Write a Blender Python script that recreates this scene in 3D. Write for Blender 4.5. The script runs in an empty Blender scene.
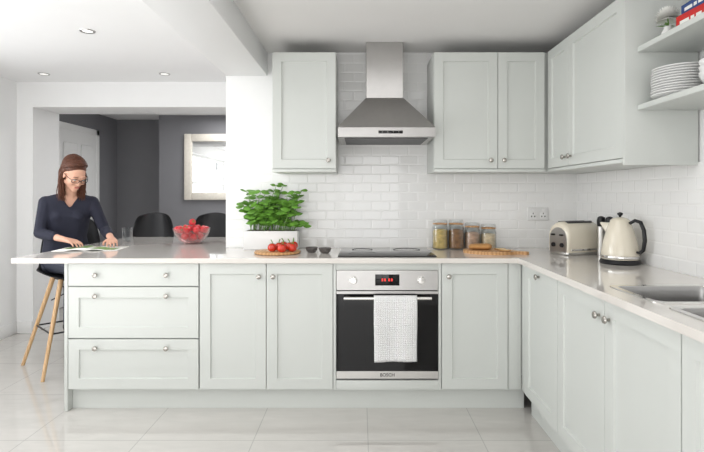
import bpy, bmesh, math, random
from mathutils import Vector, Matrix
random.seed(7)
S=bpy.context.scene; C=S.collection; PI=math.pi
try:
    S.view_settings.view_transform='Standard'; S.view_settings.look='None'
except Exception as e: print(e)

# ---------------------------------------------------------------- materials
def mat(name,col,rough=.5,metal=0,var=.03,nscale=6,bump=0,bscale=60,spec=.5,coat=0,emit=None,estr=0,sheen=0,trans=0):
    m=bpy.data.materials.new(name); m.use_nodes=True; nt=m.node_tree; b=nt.nodes['Principled BSDF']
    tc=nt.nodes.new('ShaderNodeTexCoord'); n=nt.nodes.new('ShaderNodeTexNoise'); n.inputs['Scale'].default_value=nscale; n.inputs['Detail'].default_value=3
    nt.links.new(tc.outputs['Object'],n.inputs['Vector'])
    r=nt.nodes.new('ShaderNodeMix'); r.data_type='RGBA'
    c=Vector(col[:3])
    r.inputs[6].default_value=(*[max(0,x*(1-var)) for x in c],1); r.inputs[7].default_value=(*[min(1,x*(1+var)) for x in c],1)
    nt.links.new(n.outputs['Fac'],r.inputs[0]); nt.links.new(r.outputs[2],b.inputs['Base Color'])
    b.inputs['Roughness'].default_value=rough; b.inputs['Metallic'].default_value=metal
    b.inputs['Specular IOR Level'].default_value=spec; b.inputs['Coat Weight'].default_value=coat
    if sheen: b.inputs['Sheen Weight'].default_value=sheen
    if emit: b.inputs['Emission Color'].default_value=(*emit,1); b.inputs['Emission Strength'].default_value=estr
    if bump:
        n2=nt.nodes.new('ShaderNodeTexNoise'); n2.inputs['Scale'].default_value=bscale; nt.links.new(tc.outputs['Object'],n2.inputs['Vector'])
        bp=nt.nodes.new('ShaderNodeBump'); bp.inputs['Strength'].default_value=bump; bp.inputs['Distance'].default_value=.004
        nt.links.new(n2.outputs['Fac'],bp.inputs['Height']); nt.links.new(bp.outputs['Normal'],b.inputs['Normal'])
    return m
def srgb(r,g,b):
    f=lambda v:(v/255/12.92 if v/255<=.04045 else ((v/255+.055)/1.055)**2.4)
    return (f(r),f(g),f(b))
def tilemat(name,axes,col,mortar,bw,rh,ms,offset,loc=(0,0),rough=.1,bump=.3,smooth=.1,var=.02,dist=.004,vein=0,spec=.5):
    m=bpy.data.materials.new(name); m.use_nodes=True; nt=m.node_tree; b=nt.nodes['Principled BSDF']
    tc=nt.nodes.new('ShaderNodeTexCoord'); sp=nt.nodes.new('ShaderNodeSeparateXYZ'); cb=nt.nodes.new('ShaderNodeCombineXYZ')
    nt.links.new(tc.outputs['Object'],sp.inputs[0])
    for k,a in enumerate(axes):
        ad=nt.nodes.new('ShaderNodeMath'); ad.operation='ADD'; ad.inputs[1].default_value=-loc[k]+20*(bw if k==0 else 2*rh)
        nt.links.new(sp.outputs[a],ad.inputs[0]); nt.links.new(ad.outputs[0],cb.inputs[k])
    br=nt.nodes.new('ShaderNodeTexBrick'); br.offset=offset; br.inputs['Scale'].default_value=1
    br.inputs['Brick Width'].default_value=bw; br.inputs['Row Height'].default_value=rh
    br.inputs['Mortar Size'].default_value=ms; br.inputs['Mortar Smooth'].default_value=smooth; br.inputs['Bias'].default_value=0
    br.inputs['Color1'].default_value=(*[c*(1-var) for c in col],1); br.inputs['Color2'].default_value=(*[min(1,c*(1+var)) for c in col],1); br.inputs['Mortar'].default_value=(*mortar,1)
    nt.links.new(cb.outputs[0],br.inputs['Vector'])
    out=br.outputs['Color']
    if vein:
        mp=nt.nodes.new('ShaderNodeMapping'); mp.inputs['Scale'].default_value=(1.2,5,1); mp.inputs['Rotation'].default_value=(0,0,.5)
        nz=nt.nodes.new('ShaderNodeTexNoise'); nz.inputs['Scale'].default_value=3; nz.inputs['Detail'].default_value=6; nz.inputs['Distortion'].default_value=1
        nt.links.new(tc.outputs['Object'],mp.inputs['Vector']); nt.links.new(mp.outputs[0],nz.inputs['Vector'])
        rp=nt.nodes.new('ShaderNodeMapRange'); rp.inputs[1].default_value=.3; rp.inputs[2].default_value=.7; rp.inputs[3].default_value=1-vein; rp.inputs[4].default_value=1
        nt.links.new(nz.outputs['Fac'],rp.inputs[0])
        mx=nt.nodes.new('ShaderNodeVectorMath'); mx.operation='SCALE'; nt.links.new(out,mx.inputs[0]); nt.links.new(rp.outputs[0],mx.inputs['Scale']); out=mx.outputs[0]
    nt.links.new(out,b.inputs['Base Color']); b.inputs['Roughness'].default_value=rough; b.inputs['Specular IOR Level'].default_value=spec
    bp=nt.nodes.new('ShaderNodeBump'); bp.invert=True; bp.inputs['Strength'].default_value=bump; bp.inputs['Distance'].default_value=dist
    nt.links.new(br.outputs['Fac'],bp.inputs['Height']); nt.links.new(bp.outputs['Normal'],b.inputs['Normal'])
    return m
def glassmat(name,tint=(1,1,1),refl=.12):
    m=bpy.data.materials.new(name); m.use_nodes=True; nt=m.node_tree; nt.nodes.clear()
    o=nt.nodes.new('ShaderNodeOutputMaterial'); t=nt.nodes.new('ShaderNodeBsdfTransparent'); g=nt.nodes.new('ShaderNodeBsdfGlossy'); mx=nt.nodes.new('ShaderNodeMixShader'); lw=nt.nodes.new('ShaderNodeLayerWeight')
    t.inputs[0].default_value=(*tint,1); g.inputs['Roughness'].default_value=.03; lw.inputs['Blend'].default_value=refl
    nt.links.new(lw.outputs['Facing'],mx.inputs[0]); nt.links.new(t.outputs[0],mx.inputs[1]); nt.links.new(g.outputs[0],mx.inputs[2]); nt.links.new(mx.outputs[0],o.inputs[0])
    return m
def woodmat(name,c1,c2,scale=18,axis='X'):
    m=bpy.data.materials.new(name); m.use_nodes=True; nt=m.node_tree; b=nt.nodes['Principled BSDF']
    tc=nt.nodes.new('ShaderNodeTexCoord'); w=nt.nodes.new('ShaderNodeTexWave'); w.bands_direction=axis; w.inputs['Scale'].default_value=scale; w.inputs['Distortion'].default_value=5; w.inputs['Detail'].default_value=3
    nt.links.new(tc.outputs['Object'],w.inputs['Vector'])
    r=nt.nodes.new('ShaderNodeMix'); r.data_type='RGBA'; r.inputs[6].default_value=(*c1,1); r.inputs[7].default_value=(*c2,1)
    nt.links.new(w.outputs['Fac'],r.inputs[0]); nt.links.new(r.outputs[2],b.inputs['Base Color']); b.inputs['Roughness'].default_value=.45
    return m
def wafflemat(name,col,scale=75):
    m=mat(name,col,.9,var=.03,nscale=60); nt=m.node_tree; b=nt.nodes['Principled BSDF']
    tc=nt.nodes.new('ShaderNodeTexCoord'); hs=[]
    for ax_ in 'XZ':
        w=nt.nodes.new('ShaderNodeTexWave'); w.bands_direction=ax_; w.inputs['Scale'].default_value=scale/6.28*2; nt.links.new(tc.outputs['Object'],w.inputs['Vector']); hs.append(w)
    mu=nt.nodes.new('ShaderNodeMath'); mu.operation='MAXIMUM'; nt.links.new(hs[0].outputs['Fac'],mu.inputs[0]); nt.links.new(hs[1].outputs['Fac'],mu.inputs[1])
    bp=nt.nodes.new('ShaderNodeBump'); bp.inputs['Strength'].default_value=.8; bp.inputs['Distance'].default_value=.005
    nt.links.new(mu.outputs[0],bp.inputs['Height']); nt.links.new(bp.outputs['Normal'],b.inputs['Normal']); return m
M={}
M['white']=mat('wall_paint',(.87,.87,.865),.6,var=.01)
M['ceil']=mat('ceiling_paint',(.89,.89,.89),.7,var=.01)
M['ceil_shade']=mat('kitchen_ceiling_shaded',(.81,.80,.79),.7,var=.01)  # white ceiling; the weaker light over the kitchen is painted in as grey
M['beam_shade']=mat('beam_shaded',(.80,.80,.80),.7,var=.01)  # white beam, its shading put into the colour as a greyer tone
M['grey']=mat('grey_paint',srgb(122,122,126),.6,var=.03)
M['cab']=mat('cabinet_paint',srgb(205,208,204),.38,var=.008)
M['cabin']=mat('cabinet_inner',srgb(188,191,189),.5,var=.01)
M['top']=mat('quartz',srgb(222,217,211),.07,var=.02,nscale=40,coat=.3)
M['floor']=tilemat('floor_tiles',(0,1),srgb(203,200,195),srgb(178,176,172),.6,.6,.0025,0,(.042,2.62),rough=.02,bump=.12,smooth=.1,var=.015,vein=.07,spec=1.0)
M['metroB']=tilemat('metro_tiles_back',(0,2),(.86,.86,.85),(.89,.89,.88),.13,.0655,.008,.5,(.02,.912),rough=.04,bump=.26,smooth=1,var=.004,dist=.006,spec=.55)
M['metroR']=tilemat('metro_tiles_right',(1,2),(.86,.86,.85),(.89,.89,.88),.13,.0655,.008,.5,(.02,.912),rough=.04,bump=.26,smooth=1,var=.004,dist=.006,spec=.55)
M['steel']=mat('brushed_steel',(.46,.45,.44),.28,1,var=.05,nscale=30)
M['sink']=mat('sink_steel',(.38,.375,.37),.28,1,var=.05,nscale=30)
M['satin']=mat('satin_steel',(.58,.57,.55),.36,1,var=.03,nscale=30)
M['chrome']=mat('chrome',(.68,.67,.65),.14,1,var=.02)
M['pewter']=mat('pewter',(.45,.43,.40),.25,1,var=.04)
M['black_glass']=mat('black_glass',(.003,.003,.0035),.03,var=.1,spec=.32)
M['black']=mat('black_plastic',(.012,.012,.014),.38,var=.1,spec=.35)
M['dark']=mat('dark_grey',(.06,.06,.065),.45,var=.1)
M['cream']=mat('cream_enamel',srgb(230,222,204),.18,var=.01,coat=.4)
M['porc']=mat('porcelain',(.82,.82,.81),.15,var=.01)
M['plate']=mat('socket_plate',(.74,.74,.73),.3,var=.01)
M['wood']=woodmat('beech_wood',srgb(214,170,120),srgb(190,140,92),14,'X')
M['leg']=woodmat('stool_leg_wood',srgb(222,186,142),srgb(204,164,118),20,'X')
M['leaf']=mat('basil_leaf',(.13,.31,.04),.42,var=.55,nscale=18,spec=.35)
M['stem']=mat('green_stem',(.13,.27,.05),.5,var=.2)
M['soil']=mat('soil',(.05,.035,.02),.9,var=.3,nscale=60,bump=.6)
M['tomato']=mat('tomato_skin',(.62,.035,.015),.18,var=.2,coat=.3)
M['berry']=mat('strawberry_skin',(.66,.04,.05),.3,var=.25,nscale=40,bump=.3,bscale=160)
M['glass']=glassmat('clear_glass',(.97,.98,.98),.2)
M['pinkglass']=glassmat('pink_glass',(.98,.84,.84),.2)
M['paneglass']=glassmat('pane_glass',(.98,.99,1),.08)
M['towel']=wafflemat('white_towel',(.82,.82,.82))
M['skin']=mat('skin',srgb(214,166,143),.55,var=.05,nscale=12,spec=.3)
M['lip']=mat('lip',srgb(188,116,106),.45)
M['hair']=mat('brown_hair',srgb(84,49,34),.5,var=.5,nscale=70,spec=.3)
M['navy']=mat('navy_knit',srgb(32,34,50),.85,var=.12,nscale=30,bump=.4,bscale=180)
M['jean']=mat('dark_denim',srgb(44,48,62),.8,var=.15,nscale=50)
M['eye']=mat('eye_white',(.6,.58,.56),.3)
M['red']=mat('red_cover',srgb(200,35,30),.4,var=.04)
M['blue']=mat('blue_cover',srgb(40,70,130),.4,var=.04)
M['paper']=mat('paper',(.85,.84,.80),.6,var=.02,nscale=80)
M['print']=mat('magazine_print',srgb(120,150,90),.4,var=.8,nscale=35)
M['nuts']=mat('walnut_fill',srgb(142,104,70),.7,var=.9,nscale=45,bump=1,bscale=50)
M['pasta']=mat('pasta_fill',srgb(204,178,112),.7,var=.6,nscale=45,bump=1,bscale=50)
M['grain']=mat('grain_fill',srgb(192,160,138),.7,var=.6,nscale=50,bump=1,bscale=70)
M['oats']=mat('oat_fill',srgb(220,200,168),.7,var=.4,nscale=50,bump=1,bscale=70)
M['bread']=mat('bread_crust',srgb(190,140,84),.7,var=.35,nscale=25,bump=.6,bscale=60)
M['crumb']=mat('bread_crumb',srgb(232,208,164),.8,var=.10,nscale=60,bump=.5,bscale=120)
M['slate']=mat('slate_bowl',srgb(92,88,86),.5,var=.15,nscale=40)
M['spice']=mat('spice',srgb(120,70,40),.8,var=.4,nscale=90)
M['redled']=mat('red_led',(.3,.01,.01),.4,emit=(1,.04,.03),estr=1.0)
M['lamp']=mat('downlight_lens',(.9,.9,.9),.4,emit=(1,.97,.92),estr=.8)
M['frame']=mat('cream_frame',srgb(220,214,203),.5,var=.12,nscale=30,bump=.5,bscale=50)
M['mirror']=mat('mirror_glass',(.90,.91,.91),.02,1,var=0)
M['petal']=mat('white_petal',(.86,.86,.82),.6,var=.03)
M['text']=mat('logo_dark',(.02,.02,.02),.4,var=.01)
M['door']=mat('door_paint',(.84,.84,.83),.4,var=.01)

# ---------------------------------------------------------------- mesh helpers
def smooth(me,ang=40):
    for p in me.polygons: p.use_smooth=True
    try: me.set_sharp_from_angle(angle=math.radians(ang))
    except Exception: pass
def obj(name,bm,m,parent=None,label=None,sm=40,loc=None,rot=None):
    me=bm if isinstance(bm,bpy.types.Mesh) else None
    if me is None:
        me=bpy.data.meshes.new(name); bmesh.ops.recalc_face_normals(bm,faces=bm.faces[:]); bm.to_mesh(me); bm.free()
    if sm: smooth(me,sm)
    o=bpy.data.objects.new(name,me); C.objects.link(o)
    if m is not None and not me.materials: me.materials.append(m)
    if parent: o.parent=parent
    if label: o['label']=label
    if loc is not None: o.location=loc
    if rot is not None: o.rotation_euler=rot
    return o
def tag(o,label,cat,group=None):
    o['label']=label; o['category']=cat
    if group: o['group']=group
    return o
def thing(name,label,cat,loc=(0,0,0),rz=0,group=None):
    o=bpy.data.objects.new(name,None); C.objects.link(o); o.location=loc; o.rotation_euler=(0,0,rz); o.empty_display_size=.05
    return tag(o,label,cat,group)
def struct(name,bm,m,parent=None):
    o=obj(name,bm,m,parent,sm=30)
    if not parent: o['kind']='structure'
    return o
def dup(root,loc,rz=None,label=None):
    r=root.copy(); C.objects.link(r); r.location=loc
    if rz is not None: r.rotation_euler=(0,0,rz)
    if label: r['label']=label
    for ch in list(root.children):
        c=ch.copy(); C.objects.link(c); c.parent=r
        for g in list(ch.children):
            d=g.copy(); C.objects.link(d); d.parent=c
    return r
def merge(bm,t):
    me=bpy.data.meshes.new('t'); t.to_mesh(me); t.free(); bm.from_mesh(me); bpy.data.meshes.remove(me)
def box(bm,x0,x1,y0,y1,z0,z1,bev=0,seg=2):
    t=bmesh.new(); bmesh.ops.create_cube(t,size=1)
    for v in t.verts: v.co=Vector(((x0+x1)/2+v.co.x*(x1-x0),(y0+y1)/2+v.co.y*(y1-y0),(z0+z1)/2+v.co.z*(z1-z0)))
    if bev: bmesh.ops.bevel(t,geom=t.edges[:],offset=bev,segments=seg,affect='EDGES',profile=.5)
    merge(bm,t); return bm
def B(*a,**k): return box(bmesh.new(),*a,**k)
def lathe(prof,seg=32,bm=None,center=(0,0,0),M4=None):
    bm=bm or bmesh.new(); rings=[]
    for r,z in prof:
        if r<1e-6: rings.append([bm.verts.new((0,0,z))])
        else: rings.append([bm.verts.new((r*math.cos(2*PI*k/seg),r*math.sin(2*PI*k/seg),z)) for k in range(seg)])
    for a,b in zip(rings,rings[1:]):
        if len(a)==1 and len(b)==1: continue
        for k in range(seg):
            k2=(k+1)%seg
            if len(a)==1: bm.faces.new((a[0],b[k],b[k2]))
            elif len(b)==1: bm.faces.new((a[k],a[k2],b[0]))
            else: bm.faces.new((a[k],a[k2],b[k2],b[k]))
    vs=[v for r in rings for v in r]
    if M4 is not None:
        for v in vs: v.co=M4@v.co
    for v in vs: v.co+=Vector(center)
    return bm
def tube(pts,rad,seg=10,bm=None,closed=False):
    bm=bm or bmesh.new(); pts=[Vector(p) for p in pts]; n=len(pts); rad=rad if isinstance(rad,(list,tuple)) else [rad]*n
    rings=[]; up=None
    for i,p in enumerate(pts):
        if closed: d=(pts[(i+1)%n]-pts[i-1]).normalized()
        else: d=(pts[min(i+1,n-1)]-pts[max(i-1,0)]).normalized()
        if up is None: up=d.orthogonal().normalized()
        up=(up-d*up.dot(d)).normalized(); sd=d.cross(up)
        rings.append([bm.verts.new(p+rad[i]*(up*math.cos(2*PI*k/seg)+sd*math.sin(2*PI*k/seg))) for k in range(seg)])
    rr=list(zip(rings,rings[1:]))+([(rings[-1],rings[0])] if closed else [])
    for a,b in rr:
        for k in range(seg): bm.faces.new((a[k],a[(k+1)%seg],b[(k+1)%seg],b[k]))
    if not closed:
        bm.faces.new(rings[0][::-1]); bm.faces.new(rings[-1])
    return bm
def ell(bm,c,r,M4=None,sub=3):
    t=bmesh.new(); bmesh.ops.create_icosphere(t,subdivisions=sub,radius=1)
    r=r if isinstance(r,(tuple,list)) else (r,r,r)
    for v in t.verts:
        v.co=Vector((v.co.x*r[0],v.co.y*r[1],v.co.z*r[2]))+Vector(c)
        if M4 is not None: v.co=M4@v.co
    merge(bm,t); return bm
def hull(bm,sph,sub=2):
    t=bmesh.new()
    for c,r in sph:
        q=bmesh.new(); bmesh.ops.create_icosphere(q,subdivisions=sub,radius=1)
        rr=r if isinstance(r,(tuple,list)) else (r,r,r)
        for v in q.verts: t.verts.new(Vector((v.co.x*rr[0],v.co.y*rr[1],v.co.z*rr[2]))+Vector(c))
        q.free()
    h=bmesh.ops.convex_hull(t,input=t.verts[:])
    bmesh.ops.delete(t,geom=[v for v in t.verts if not v.link_faces],context='VERTS')
    merge(bm,t); return bm
def remeshed(bm,vox,it=4,fac=.5):
    me=bpy.data.meshes.new('tmp'); bmesh.ops.recalc_face_normals(bm,faces=bm.faces[:]); bm.to_mesh(me); bm.free()
    o=bpy.data.objects.new('tmp',me); C.objects.link(o)
    r=o.modifiers.new('r','REMESH'); r.mode='VOXEL'; r.voxel_size=vox
    s=o.modifiers.new('s','SMOOTH'); s.iterations=it; s.factor=fac
    dg=bpy.context.evaluated_depsgraph_get(); m2=bpy.data.meshes.new_from_object(o.evaluated_get(dg))
    bpy.data.objects.remove(o); bpy.data.meshes.remove(me); m2.materials.clear(); return m2
def cells(xs,ys,inside,z0,z1,bm=None):
    """flat slab made of the grid cells for which inside(x,y) is true"""
    bm=bm or bmesh.new(); V={}
    def v(i,j):
        if (i,j) not in V: V[(i,j)]=bm.verts.new((xs[i],ys[j],z1))
        return V[(i,j)]
    fs=[]
    for i in range(len(xs)-1):
        for j in range(len(ys)-1):
            if inside((xs[i]+xs[i+1])/2,(ys[j]+ys[j+1])/2): fs.append(bm.faces.new((v(i,j),v(i+1,j),v(i+1,j+1),v(i,j+1))))
    ex=bmesh.ops.extrude_face_region(bm,geom=fs)
    for g in ex['geom']:
        if isinstance(g,bmesh.types.BMVert): g.co.z=z0
    return bm
def text_mesh(s,size,extr=.0006):
    c=bpy.data.curves.new('t','FONT'); c.body=s; c.size=size; c.extrude=extr; c.offset=.0003; c.align_x='CENTER'; c.align_y='CENTER'
    o=bpy.data.objects.new('t',c); C.objects.link(o); dg=bpy.context.evaluated_depsgraph_get()
    m=bpy.data.meshes.new_from_object(o.evaluated_get(dg)); bpy.data.objects.remove(o); m.materials.clear(); return m

# ---------------------------------------------------------------- camera (x right, y away, z up)
H=1.286
cam=bpy.data.cameras.new('camera'); co=bpy.data.objects.new('camera',cam); C.objects.link(co)
co.location=(0,0,H); co.rotation_euler=(PI/2,0,0); cam.sensor_width=36; cam.lens=36*500/704
cam.shift_x=-8/704; cam.shift_y=-31/704; cam.clip_start=.05; S.camera=co

# ---------------------------------------------------------------- setting
XR=1.55; YB=3.57
struct('floor',B(-4.2,2.2,-2.8,7.3,-.1,0),M['floor'])
struct('wall_back',B(-.957,1.75,YB,5.07,0,2.5),M['white'])
bt=B(-.955,XR,YB-.01,YB,.912,1.435); box(bt,-.155,.478,YB-.01,YB,1.435,2.30)
struct('wall_back_tiles',bt,M['metroB'])
struct('wall_right',B(XR,1.75,-2.6,YB,0,2.5),M['white'])
struct('wall_right_tiles',B(XR-.008,XR,.6,YB-.01,.912,1.435),M['metroR'])
# left wall with a window opening
wl=B(-3.4,-3.2,-2.6,1.2,0,2.5); box(wl,-3.4,-3.2,3.6,4.66,0,2.5); box(wl,-3.4,-3.2,1.2,3.6,0,.95); box(wl,-3.4,-3.2,1.2,3.6,2.1,2.5)
struct('wall_left',wl,M['white'])
w1=thing('window_1','white framed window in left wall','window',(-3.3,2.4,.95)); w1['kind']='structure'
wf=bmesh.new()
for y in (-1.2,-.43,.37,1.14): box(wf,-.03,.03,y,y+.06,0,1.15)
for z in (0,.55,1.09): box(wf,-.029,.029,-1.2,1.2,z,z+.06)
obj('window_frame',wf,M['door'],w1); obj('pane',B(-.004,.004,-1.19,1.19,.01,1.14),M['paneglass'],w1)
# rear wall with wide glazed garden doors, behind the camera
wr=B(-3.4,-3.0,-2.75,-2.6,0,2.5); box(wr,.9,1.75,-2.75,-2.6,0,2.5); box(wr,-3.0,.9,-2.75,-2.6,2.15,2.5)
struct('wall_rear',wr,M['white'])
w2=thing('window_2','white framed glazed garden doors in the rear wall','window',(-1.05,-2.68,0)); w2['kind']='structure'
wf=bmesh.new()
for k in range(4): box(wf,-1.95+k*1.28,-1.89+k*1.28,-.03,.03,0,2.15)
for z in (0,2.09): box(wf,-1.95,1.95,-.028,.028,z,z+.06)
obj('window_frame',wf,M['door'],w2)
# wall with the wide opening to the dining room
wo=B(-3.75,-3.05,4.66,5.07,0,2.5); box(wo,-3.05,-.957,4.66,5.07,2.106,2.5)
struct('wall_opening',wo,M['white'])
struct('ceiling',B(-.66,1.75,-2.6,YB,2.30,2.5),M['ceil_shade'])
struct('ceiling_dining',B(-3.4,-.957,-2.6,7.3,2.34,2.5),M['ceil'])
struct('trim_1',B(-.957,-.66,-2.6,YB,2.136,2.5,.006),M['beam_shade'])
struct('baseboard_left',box(B(-3.2,-3.185,-2.6,4.645,0,.11,.003),-3.2,-3.05,4.642,4.66,0,.11,.003),M['door'])
struct('wall_dining_left',B(-3.6,-3.4,5.07,7.3,0,2.5),M['grey'])
wf=B(-3.4,-2.653,7.0,7.3,0,2.5); box(wf,-2.653,.8,6.6,7.3,0,2.5)
struct('wall_dining_far',wf,M['grey'])
struct('wall_dining_right',B(.6,.8,5.07,6.6,0,2.5),M['grey'])
# white panelled door on the dining room's left wall
dr=thing('door_1','white panelled door in grey dining room wall','door',(-3.4,5.62,0)); dr['kind']='structure'
fr=B(0,.02,-.07,0,0,2.12,.004); box(fr,0,.02,.8,.87,0,2.12,.004); box(fr,0,.02,-.07,.87,2.05,2.12,.004)
obj('door_frame',fr,M['door'],dr)
dl=B(0,.012,0,.8,.01,2.05)
for y in (0.08,.44):
    for z0,z1 in ((.2,.95),(1.1,1.9)):
        box(dl,.012,.03,y,y+.28,z0,z1,.014,1)
obj('door_leaf',dl,M['door'],dr)
obj('door_handle',tube([(.012,.74,1.0),(.06,.74,1.0),(.06,.63,1.0)],.009),M['chrome'],dr)

# ---------------------------------------------------------------- cabinets
def shaker(w,h,t=.02,stile=.062,rec=.010,bev=.004):
    bm=bmesh.new()
    if not stile: return box(bm,0,w,0,t,0,h,.0015)
    def ring(o,y): return [bm.verts.new(p) for p in ((o,y,o),(w-o,y,o),(w-o,y,h-o),(o,y,h-o))]
    rs=[ring(0,t),ring(0,.0015),ring(.0015,0),ring(stile,0),ring(stile+bev,rec)]
    for a,b in zip(rs,rs[1:]):
        for k in range(4): bm.faces.new((a[k],a[(k+1)%4],b[(k+1)%4],b[k]))
    bm.faces.new(rs[-1]); bm.faces.new(rs[0][::-1]); return bm
_k=lathe([(.006,0),(.006,.010),(.0085,.013),(.0145,.017),(.0155,.021),(.013,.026),(.006,.0285),(0,.029)],20,M4=Matrix.Rotation(PI/2,4,'X'))
KN=bpy.data.meshes.new('knob'); bmesh.ops.recalc_face_normals(_k,faces=_k.faces[:]); _k.to_mesh(KN); _k.free(); KN.materials.append(M['pewter'])
def front(root,kind,x0,x1,z0,z1,stile,knobs,g=.0018):
    d=obj(kind,shaker(x1-x0-2*g,z1-z0-2*g,stile=stile),M['cab'],root,sm=20,loc=(x0+g,0,z0+g))
    for kx,kz in knobs: obj('knob',KN,None,d,loc=(kx-x0-g,0,kz-z0-g))
    return d
FY=2.97; Z0=.128; ZT=.882; HB=ZT-Z0
# drawer unit of the peninsula
du=thing('drawer_unit','pale grey three-drawer unit at the end of the peninsula beside the woman','kitchen unit',(-1.757,FY,Z0))
obj('body',B(.022,.799,.021,.60,0,HB),M['cabin'],du)
ep=B(0,.02,0,1.15,-Z0,HB,.0015); obj('end_panel',ep,M['cab'],du)
obj('back_panel',B(.022,.799,.605,.625,-Z0,HB,.0015),M['cab'],du)
for (za,zb,st) in ((.616,.752,0),(.306,.612,.062),(.002,.302,.062)):
    zk=(za+zb)/2 if st<.05 else zb-.052
    front(du,'drawer',.022,.799,za,zb,st,[(.19,zk),(.61,zk)])
# double-door unit
b2=thing('base_cabinet','pale grey two-door base cabinet between the drawer unit and the oven','kitchen unit',(-.954,FY,Z0))
obj('body',B(0,.794,.021,.585,0,HB),M['cabin'],b2)
front(b2,'door',0,.397,.002,.752,.062,[(.355,.675)]); front(b2,'door',.397,.794,.002,.752,.062,[(.439,.675)])
# oven housing
oh=thing('oven_housing','pale grey cabinet housing built around the oven','kitchen unit',(-.158,FY,Z0))
hb=B(0,.016,0,.585,0,HB,.001); box(hb,.624,.640,0,.585,0,HB,.001); box(hb,.016,.624,.002,.585,.712,HB,.001); box(hb,.016,.624,.002,.585,0,.056,.001)
obj('body',hb,M['cab'],oh)
# single-door unit with filler
b3=thing('base_cabinet','pale grey one-door base cabinet right of the oven in the corner','kitchen unit',(.484,FY,Z0))
obj('body',B(0,.396,.021,.58,0,HB),M['cabin'],b3)
front(b3,'door',0,.396,.002,.752,.062,[(.042,.675)])
obj('filler_panel',B(.399,.476,.006,.026,0,HB,.001),M['cab'],b3)
XF=.955
def right_unit(y0,w,label,doors,filler=0):
    r=thing('base_cabinet',label,'kitchen unit',(XF,y0,Z0),-PI/2)
    b=B(0,.018,.021,.575,0,HB); box(b,w-.018,w,.021,.575,0,HB); box(b,.018,w-.018,.021,.575,0,.018); box(b,.018,w-.018,.557,.575,.018,HB); box(b,.018,w-.018,.021,.039,HB-.1,HB)
    obj('body',b,M['cabin'],r)
    for d in doors: front(r,'door',*d)
    if filler: obj('filler_panel',B(-filler,-.002,.006,.026,0,HB,.001),M['cab'],r)
    return r
right_unit(2.90,.48,'pale grey one-door unit nearest the corner under the kettle on the right run',[(0,.48,.002,.752,.062,[(.235,.72)])],.072)
right_unit(2.418,.93,'pale grey two-door base cabinet under the sink',[(0,.465,.002,.752,.062,[(.425,.68)]),(.465,.93,.002,.752,.062,[(.505,.68)])])
right_unit(1.486,.6,'pale grey base unit nearest the camera at the right edge',[(0,.6,.002,.752,.062,[(.56,.68)])])
# plinths
tag(obj('plinth',box(B(-1.735,.99,3.02,3.04,0,Z0),-1.735,.99,3.04,3.5,0,Z0-.001),M['cab']),'long pale grey plinth under the back run of units','plinth')
tag(obj('plinth',B(1.005,1.5,.9,2.93,0,Z0),M['cab']),'pale grey plinth under the right run of units','plinth')
# worktop
SY=((1.73,2.05),(1.25,1.655)); SX0,SX1=1.03,1.42; SYC=1.65
xs=[-2.06,-.957,.935,SX0,SX1,XR-.009]; ys=[.6,SY[1][0],SY[1][1],SY[0][0],SY[0][1],2.95,YB-.011,4.45]
def ins(x,y):
    if y>YB-.011: return x<-.957
    if y>2.95: return True
    if x<.935: return False
    return not (SX0<x<SX1 and any(a<y<b for a,b in SY))
wt=cells(xs,ys,ins,ZT,.912)
bmesh.ops.dissolve_limit(wt,angle_limit=.01,verts=wt.verts[:],edges=wt.edges[:])
tag(obj('worktop',wt,M['top'],sm=20),'continuous pale quartz worktop over the base units and breakfast bar','worktop')
# sink
SX=(SX0+SX1)/2
sk=thing('sink','stainless steel double-bowl sink set into the right worktop','sink',(SX,SYC,.715))
for (y0,y1) in SY:
    bm=bmesh.new()
    def rr(bm,o,z,r=.035):
        x0,x1,ya,yb=SX0-SX-o,SX1-SX+o,y0-SYC-o,y1-SYC+o; P=[]
        for cx,cy,a0 in ((x1-r,yb-r,0),(x0+r,yb-r,PI/2),(x0+r,ya+r,PI),(x1-r,ya+r,1.5*PI)):
            for k in range(6): P.append(bm.verts.new((cx+r*math.cos(a0+k*PI/10),cy+r*math.sin(a0+k*PI/10),z)))
        return P
    def loft(bm,rings):
        for a,b in zip(rings,rings[1:]):
            n=len(a)
            for k in range(n): bm.faces.new((a[k],a[(k+1)%n],b[(k+1)%n],b[k]))
    rings=[rr(bm,-.010,.1985),rr(bm,-.014,.18),rr(bm,-.018,.03),rr(bm,-.05,.005)]
    loft(bm,rings); bm.faces.new(rings[-1])
    bo=obj('bowl',bm,M['sink'],sk)
    bm=bmesh.new(); loft(bm,[rr(bm,.014,.1972),rr(bm,.013,.2005),rr(bm,-.009,.2005),rr(bm,-.0105,.196)])
    obj('rim',bm,M['chrome'],bo)
    obj('drain',lathe([(0,.007),(.03,.007),(.04,.009),(.042,.005)],24,center=(0,(y0+y1)/2-SYC,0)),M['chrome'],bo)
# upper cabinets
ZU=1.435; HU=.775
u1=thing('wall_cabinet','pale grey single-door wall cabinet left of the extractor hood','wall cabinet',(-.568,3.23,ZU))
obj('body',B(0,.413,.021,.338,0,HU),M['cab'],u1); obj('pelmet',B(0,.413,0,.021,0,.018,.001),M['cab'],u1)
front(u1,'door',0,.413,.02,HU,.058,[(.365,.075)])
u2=thing('wall_cabinet','pale grey two-door wall cabinet right of the extractor hood','wall cabinet',(.478,3.23,ZU))
obj('body',box(B(0,.71,.021,.328,0,HU),.71,1.06,.03,.328,0,HU),M['cab'],u2); obj('pelmet',B(0,.72,0,.021,0,.018,.001),M['cab'],u2)
front(u2,'door',0,.413,.02,HU,.058,[(.365,.075)]); front(u2,'door',.413,.717,.02,HU,.058,[(.45,.075)])
u3=thing('wall_cabinet','pale grey wall cabinet along the right wall with grey end panel','wall cabinet',(1.21,3.225,ZU),-PI/2)
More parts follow.
